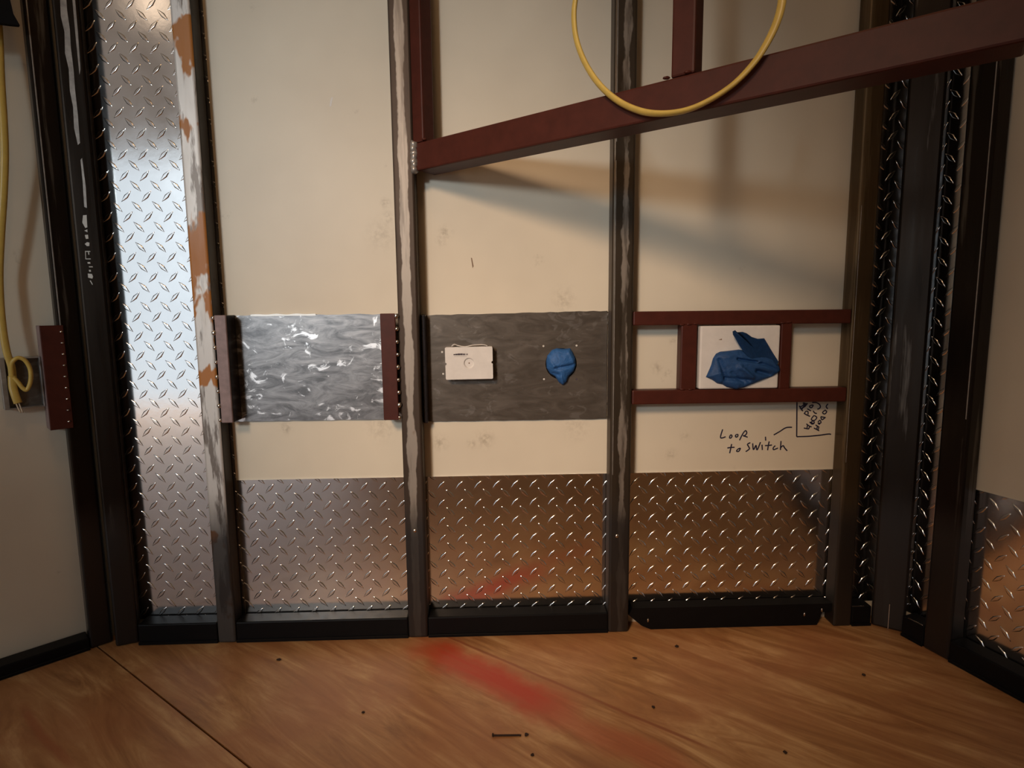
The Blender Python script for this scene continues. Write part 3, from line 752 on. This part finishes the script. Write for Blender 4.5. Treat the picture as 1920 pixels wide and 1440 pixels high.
# yellow cable looped in front of the beam
off = bn * 0.012
def on_front(u, v, k=0.012): return onP(u, v, B0 + bn * k, bn)
cp = [(1086, -60), (1080, -10), (1076, 30), (1081, 75), (1098, 120), (1125, 160), (1160, 190), (1200, 208), (1240, 213), (1285, 207), (1330, 188), (1375, 158), (1412, 120), (1436, 84), (1455, 45), (1466, 5), (1472, -60)]
pts = spline([on_front(u, v) for u, v in cp], 8)
bm = bmesh.new()
cable(bm, pts, 0.0042, 0.0062, -Y, lambda t: 0.35 - 1.2 * max(0, (t - 0.45)) * 2.0)
thing(link('cable', bm, M['cable'], None, True), 'yellow electrical cable hanging in a loop over the sloping red beam', 'cable')

# ------------------------------------------------------------------ left wall fittings
def LP(u, v, t): return onP(u, v, LW(0, t, 0), LN)
def lbox(name, u0, u1, v0, v1, t0, t1, mat, parent=None, bevel=0.0012):
    vm = (v0 + v1) / 2; um = (u0 + u1) / 2
    s0 = (LP(u0, vm, t1) - L0).dot(LD); s1 = (LP(u1, vm, t1) - L0).dot(LD); z1 = LP(um, v0, t1).z; z0 = LP(um, v1, t1).z
    bm = bmesh.new(); obox(bm, L0, LD, LN, Z, (min(s0, s1), t0, z0), (max(s0, s1), t1, z1), bevel, 1); return link(name, bm, mat, parent)
br = empty('angle_bracket', 'dark red angle bracket with weld beads on the left wall stud beside the yellow cable', 'bracket', 'red angle brackets')
lbox('face_leg', 84, 129, 610, 806, T + 0.0006, T + 0.0066, M['primer'], br)
s_near = (LP(84, 708, T + 0.0066) - L0).dot(LD); zz1, zz0 = LP(106, 610, T).z, LP(106, 806, T).z
bm = bmesh.new(); obox(bm, L0, LD, LN, Z, (s_near - 0.005, 0.001, zz0), (s_near, T + 0.0004, zz1), 0.0008, 1); link('side_leg', bm, M['primer_b'], br)
for k in range(9):
    v = 622 + k * 21; p = LP(115 + k * 1.8, v, T + 0.0066)
    bm = bmesh.new(); lump(bm, p, 0.0032, (1.2, 1.0, 0.8), 2, 0.15); link('weld_bead', bm, M['weld'], br, True)
# recessed steel box with open front
eb = empty('outlet_box', 'open grey metal outlet box on the left wall with yellow wire inside', 'box')
def lz(u, v, t=0.030): p = LP(u, v, t); return (p - L0).dot(LD), p.z
s0, _ = lz(81, 718); s1, _ = lz(3, 718); _, ez1 = lz(45, 670); _, ez0 = lz(45, 766)
w = 0.003
for nm, lo, hi, mt in (('back_plate', (s0, 0.001, ez0), (s1, 0.004, ez1), 'sheet_b'), ('side_plate', (s0, 0.004, ez0), (s0 + w, 0.030, ez1), 'galv'), ('side_plate', (s1 - w * 3, 0.004, ez0), (s1, 0.030, ez1), 'galv'),
                       ('side_plate', (s0 + w, 0.004, ez0), (s1 - 3 * w, 0.030, ez0 + w), 'galv'), ('side_plate', (s0 + w, 0.004, ez1 - w), (s1 - 3 * w, 0.030, ez1), 'galv')):
    bm = bmesh.new(); obox(bm, L0, LD, LN, Z, lo, hi, 0.0006, 1); link(nm, bm, M[mt], eb)
# yellow cable down the left wall ending in a curl
lc = empty('cable', 'yellow flat cable down the left wall curling out of the outlet box', 'cable')
q = [LP(u, v, t) for u, v, t in [(-10, -30, .02), (-2, 60, .03), (2, 150, .04), (7, 230, .045), (9, 290, .045), (7, 360, .04), (2, 440, .035), (-1, 510, .03), (1, 570, .032), (6, 620, .034), (13, 660, .036), (22, 690, .036), (24, 720, .034)]]
bm = bmesh.new(); cable(bm, spline(q, 8), 0.0068, 0.0036, LN); link('jacket', bm, M['cable'], lc, True)
q = [LP(u, v, t) for u, v, t in [(25, 712, .036), (22, 690, .045), (24, 678, .05), (34, 671, .052), (46, 675, .053), (55, 688, .053), (58, 704, .053), (56, 720, .052), (50, 731, .05), (42, 727, .048), (35, 718, .046), (26, 708, .043)]]
bm = bmesh.new(); cable(bm, spline(q, 8), 0.0042, 0.0042, LN); link('curl', bm, M['cable'], lc, True)
q = [LP(u, v, t) for u, v, t in [(23, 705, .040), (24, 725, .045), (28, 740, .05), (34, 756, .052)]]
bm = bmesh.new(); cable(bm, spline(q, 6), 0.0075, 0.0040, LN); link('tail', bm, M['cable'], lc, True)
for du in (-3, 2.5):
    q = [LP(u, v, t) for u, v, t in [(31 + du, 750, .051), (36 + du, 763, .052), (41 + du * 0.7, 774, .053)]]
    bm = bmesh.new(); cable(bm, spline(q, 4), 0.0014, 0.0014, LN, seg=8); link('bare_wire', bm, M['copper'], lc, True)
# black drape corner at the very top left
bm = bmesh.new(); prism(bm, [LP(u, v, 0.06) for u, v in [(-120, -160), (6, -160), (10, -40), (17, 0), (24, 30), (36, 51), (20, 49.5), (0, 47), (-60, 44), (-120, 40)]], LN * 0.012)
thing(link('black_cloth', bm, M['cloth']), 'corner of black cloth hanging at the top left of the picture', 'cloth')

# ------------------------------------------------------------------ handwriting on the panel
def strokes(name, lines, r, parent, to_px, y=-0.0004):
    bm = bmesh.new()
    for ln in lines:
        pts = [onY(*to_px(*p), y) for p in ln]
        if len(pts) > 2: pts = spline(pts, 5)
        cable(bm, pts, r, 0.0003, Y, seg=8)
    return link(name, bm, M['ink'], parent)
A = lambda x, y: (1330 + x / 8, 740 + y / 8)
strokes('handwriting', [
    [(200, 520), (168, 645), (245, 632)], [(312, 610), (330, 605), (340, 625), (320, 652), (303, 645), (312, 610)], [(405, 598), (428, 600), (424, 628), (400, 636), (392, 615), (405, 598)],
    [(452, 685), (500, 590), (542, 540), (562, 575), (530, 615), (505, 615), (575, 638)],
    [(335, 740), (322, 800), (305, 878)], [(270, 800), (320, 793), (378, 790)], [(430, 815), (465, 805), (440, 850), (408, 845), (430, 815)],
    [(615, 720), (572, 745), (590, 780), (600, 815), (545, 855)], [(650, 730), (662, 825), (700, 760), (716, 830), (768, 712)], [(790, 750), (795, 830)], [(842, 630), (846, 690)],
    [(898, 700), (885, 760), (874, 835)], [(835, 765), (900, 760), (940, 755)], [(990, 765), (960, 795), (965, 825), (1030, 800)], [(1075, 695), (1066, 830)], [(1066, 800), (1105, 765), (1130, 800), (1168, 842)],
    [(965, 605), (1060, 550), (1150, 495), (1240, 490)], [(1314, 110), (1312, 400), (1310, 630)], [(1310, 630), (1480, 625), (1660, 608), (1790, 590), (1825, 598)]], 0.0016, wall_back, A)
B = lambda x, y: (1480 + x / 20.57, 750 + y / 20.57)
strokes('handwriting', [
    [(380, 220), (430, 300), (520, 430)], [(400, 330), (520, 300), (640, 200), (520, 110)], [(450, 400), (560, 240), (650, 120)], [(380, 260), (500, 230), (600, 110)], [(560, 100), (640, 200), (700, 120)],
    [(560, 510), (680, 580), (800, 630)], [(590, 500), (640, 440), (720, 450), (720, 560)], [(690, 340), (830, 420)], [(760, 250), (850, 200), (920, 210), (850, 300), (770, 260)],
    [(880, 100), (1040, 100), (1160, 170), (1200, 260), (1150, 330), (1080, 350)],
    [(920, 420), (980, 500), (1060, 520)], [(960, 590), (880, 680), (850, 760), (960, 790), (1060, 680), (970, 600)], [(840, 860), (920, 800), (960, 880), (880, 930), (800, 860)], [(780, 850), (960, 920)],
    [(660, 920), (760, 1000), (860, 1040)], [(560, 1080), (700, 1110), (760, 1110)], [(700, 960), (680, 1100)], [(800, 1000), (740, 1120)],
    [(1490, 150), (1420, 250), (1480, 340)], [(1400, 380), (1280, 480), (1360, 540), (1440, 460), (1380, 390)], [(1210, 640), (1400, 680)], [(1210, 650), (1260, 760), (1380, 680)],
    [(1100, 860), (1180, 780), (1220, 880), (1110, 900), (1180, 940)], [(1010, 960), (1150, 1050)], [(950, 1080), (1150, 1190)], [(1080, 1020), (1060, 1120)], [(1140, 1030), (1110, 1150)]], 0.0015, wall_back, B)

def smear(pts, mat, name='scuff_mark'):
    bm = bmesh.new(); prism(bm, [onY(u, v, -0.0003) for u, v in pts], Y * 0.0004); return link(name, bm, M[mat], wall_back)
smear([(883, 483), (885, 484), (888, 499), (886, 503)], 'chip'); smear([(619, 189), (622, 182), (624, 183), (621, 199), (618, 200)], 'white')

# painted highlight streaks and stencilled marks on the left corner stud
cn = (LN - Y).normalized(); f0 = L0 + cn * 0.0752
def marks(name, root, polys, mat, shift=(0, 0)):
    bm = bmesh.new()
    for pl in polys: prism(bm, [onP(u + shift[0], v + shift[1], f0, cn) - root.location for u, v in pl], cn * 0.0003)
    return link(name, bm, mat, root)
E8 = lambda x, y: (120 + x / 8, 380 + y / 8)
q4 = lambda x0, y0, x1, y1: [E8(x0, y0), E8(x1, y0), E8(x1 + 6, y1), E8(x0 + 6, y1)]
marks('stencil_mark', cl_stud, [[E8(285, 190), E8(340, 185), E8(350, 370), E8(320, 380), E8(275, 300)], [E8(305, 420), E8(350, 400), E8(352, 445)], [E8(312, 485), E8(360, 480), E8(366, 540), E8(330, 545)],
    [E8(310, 620), E8(345, 592), E8(382, 600), E8(380, 650), E8(345, 652)], q4(316, 725, 326, 848), q4(326, 725, 392, 738), q4(360, 738, 374, 780), q4(326, 838, 398, 850), q4(352, 892, 392, 916), q4(372, 955, 428, 970), q4(372, 1008, 400, 1036),
    [E8(358, 1062), E8(420, 1070), E8(436, 1110), E8(425, 1140), E8(362, 1125)], [E8(385, 1170), E8(400, 1165), E8(432, 1225), E8(425, 1235)]], M['stencil'])
marks('highlight_streak', cl_stud, [[(112, -20), (123, -20), (126, 20), (131, 55), (133, 90), (138, 130), (141, 170), (146, 215), (150, 268), (146, 272), (139, 240), (137, 200), (131, 170), (129, 130), (122, 100), (121, 60), (114, 30)],
    [(134, -20), (139, -20), (146, 60), (151, 130), (149, 140), (142, 70)], [(151, 300), (154, 296), (161, 352), (163, 390), (158, 388), (155, 340)]], M['pale_steel'])
def bright_edge(root, O, a, b, lo, hi, mat='pale_steel'):  # thin pale strip down the face beside a stud's edge
    bm = bmesh.new(); obox(bm, Vector(O) - root.location, a, b, Z, lo, hi, 0.0003, 1); link('bright_edge', bm, M[mat], root)
bright_edge(lw_stud, L0, LD, LN, (ls_n - 0.0080, T - 0.0002, 0.75), (ls_n - 0.0056, T + 0.0003, 2.2))
bright_edge(rw_stud, R0, RD, RN, (rs_b - 0.0078, T - 0.0002, 0.55), (rs_b - 0.0056, T + 0.0003, 2.0))
bright_edge(st4, (0, 0, 0), X, -Y, (p4a + 0.0056, T - 0.0002, 0.42), (p4a + 0.0068, T + 0.0003, 1.02))
bright_edge(st3, (0, 0, 0), X, -Y, (p3a + 0.0058, T - 0.0002, 0.40), (p3a + 0.0074, T + 0.0003, 1.12))
bright_edge(st3, (0, 0, 0), X, -Y, (p3a + 0.0060, T - 0.0002, 1.16), (p3a + 0.0078, T + 0.0003, 1.9))

# ------------------------------------------------------------------ crumbs on the plywood
crumbs = [(1190, 1235, 'next to the floor edge by the third stud'), (1269, 1213, 'below the left end of the cut black rail'), (1225, 1327, 'alone right of the red stain'),
          (1619, 1267, 'largest one on the right of the plywood'), (1472, 1412, 'at the lower right of the plywood'), (681, 1337, 'left of the red stain in mid floor'), (523, 1238, 'in front of the rail below the smeared sheet'),
          (987, 1379, 'just right of the nail'), (998, 1417, 'at the bottom edge below the nail')]
for i, (u, v, tx) in enumerate(crumbs):
    p = onZ(u, v, 0); bm = bmesh.new(); r = 0.0042 if v < 1300 else 0.0034
    lump(bm, p + Z * r * 0.50, r, (random.uniform(0.9, 1.4), random.uniform(0.8, 1.3), 0.42), 2, 0.25)
    thing(link('dirt_crumb', bm, M['crumb']), 'tiny dark crumb on the plywood floor, ' + tx, 'crumb', 'dark crumbs on the floor')
na, nb_ = onZ(924, 1381), onZ(977, 1380); dn = (nb_ - na).normalized()
nl = empty('nail', 'thin dark nail lying on the plywood near the bottom of the picture', 'nail'); nl.location = na
bm = bmesh.new(); cable(bm, [dn * 0.0 + Z * 0.0022, dn * (nb_ - na).length * 0.92 + Z * 0.0018, dn * (nb_ - na).length + Z * 0.0012], 0.0018, 0.0018, Z, seg=8); link('shank', bm, M['crumb'], nl)
bm = bmesh.new(); lump(bm, Vector((0, 0, 0.0032)), 0.0036, (0.5, 1, 1), 2, 0.1); link('head', bm, M['crumb'], nl)
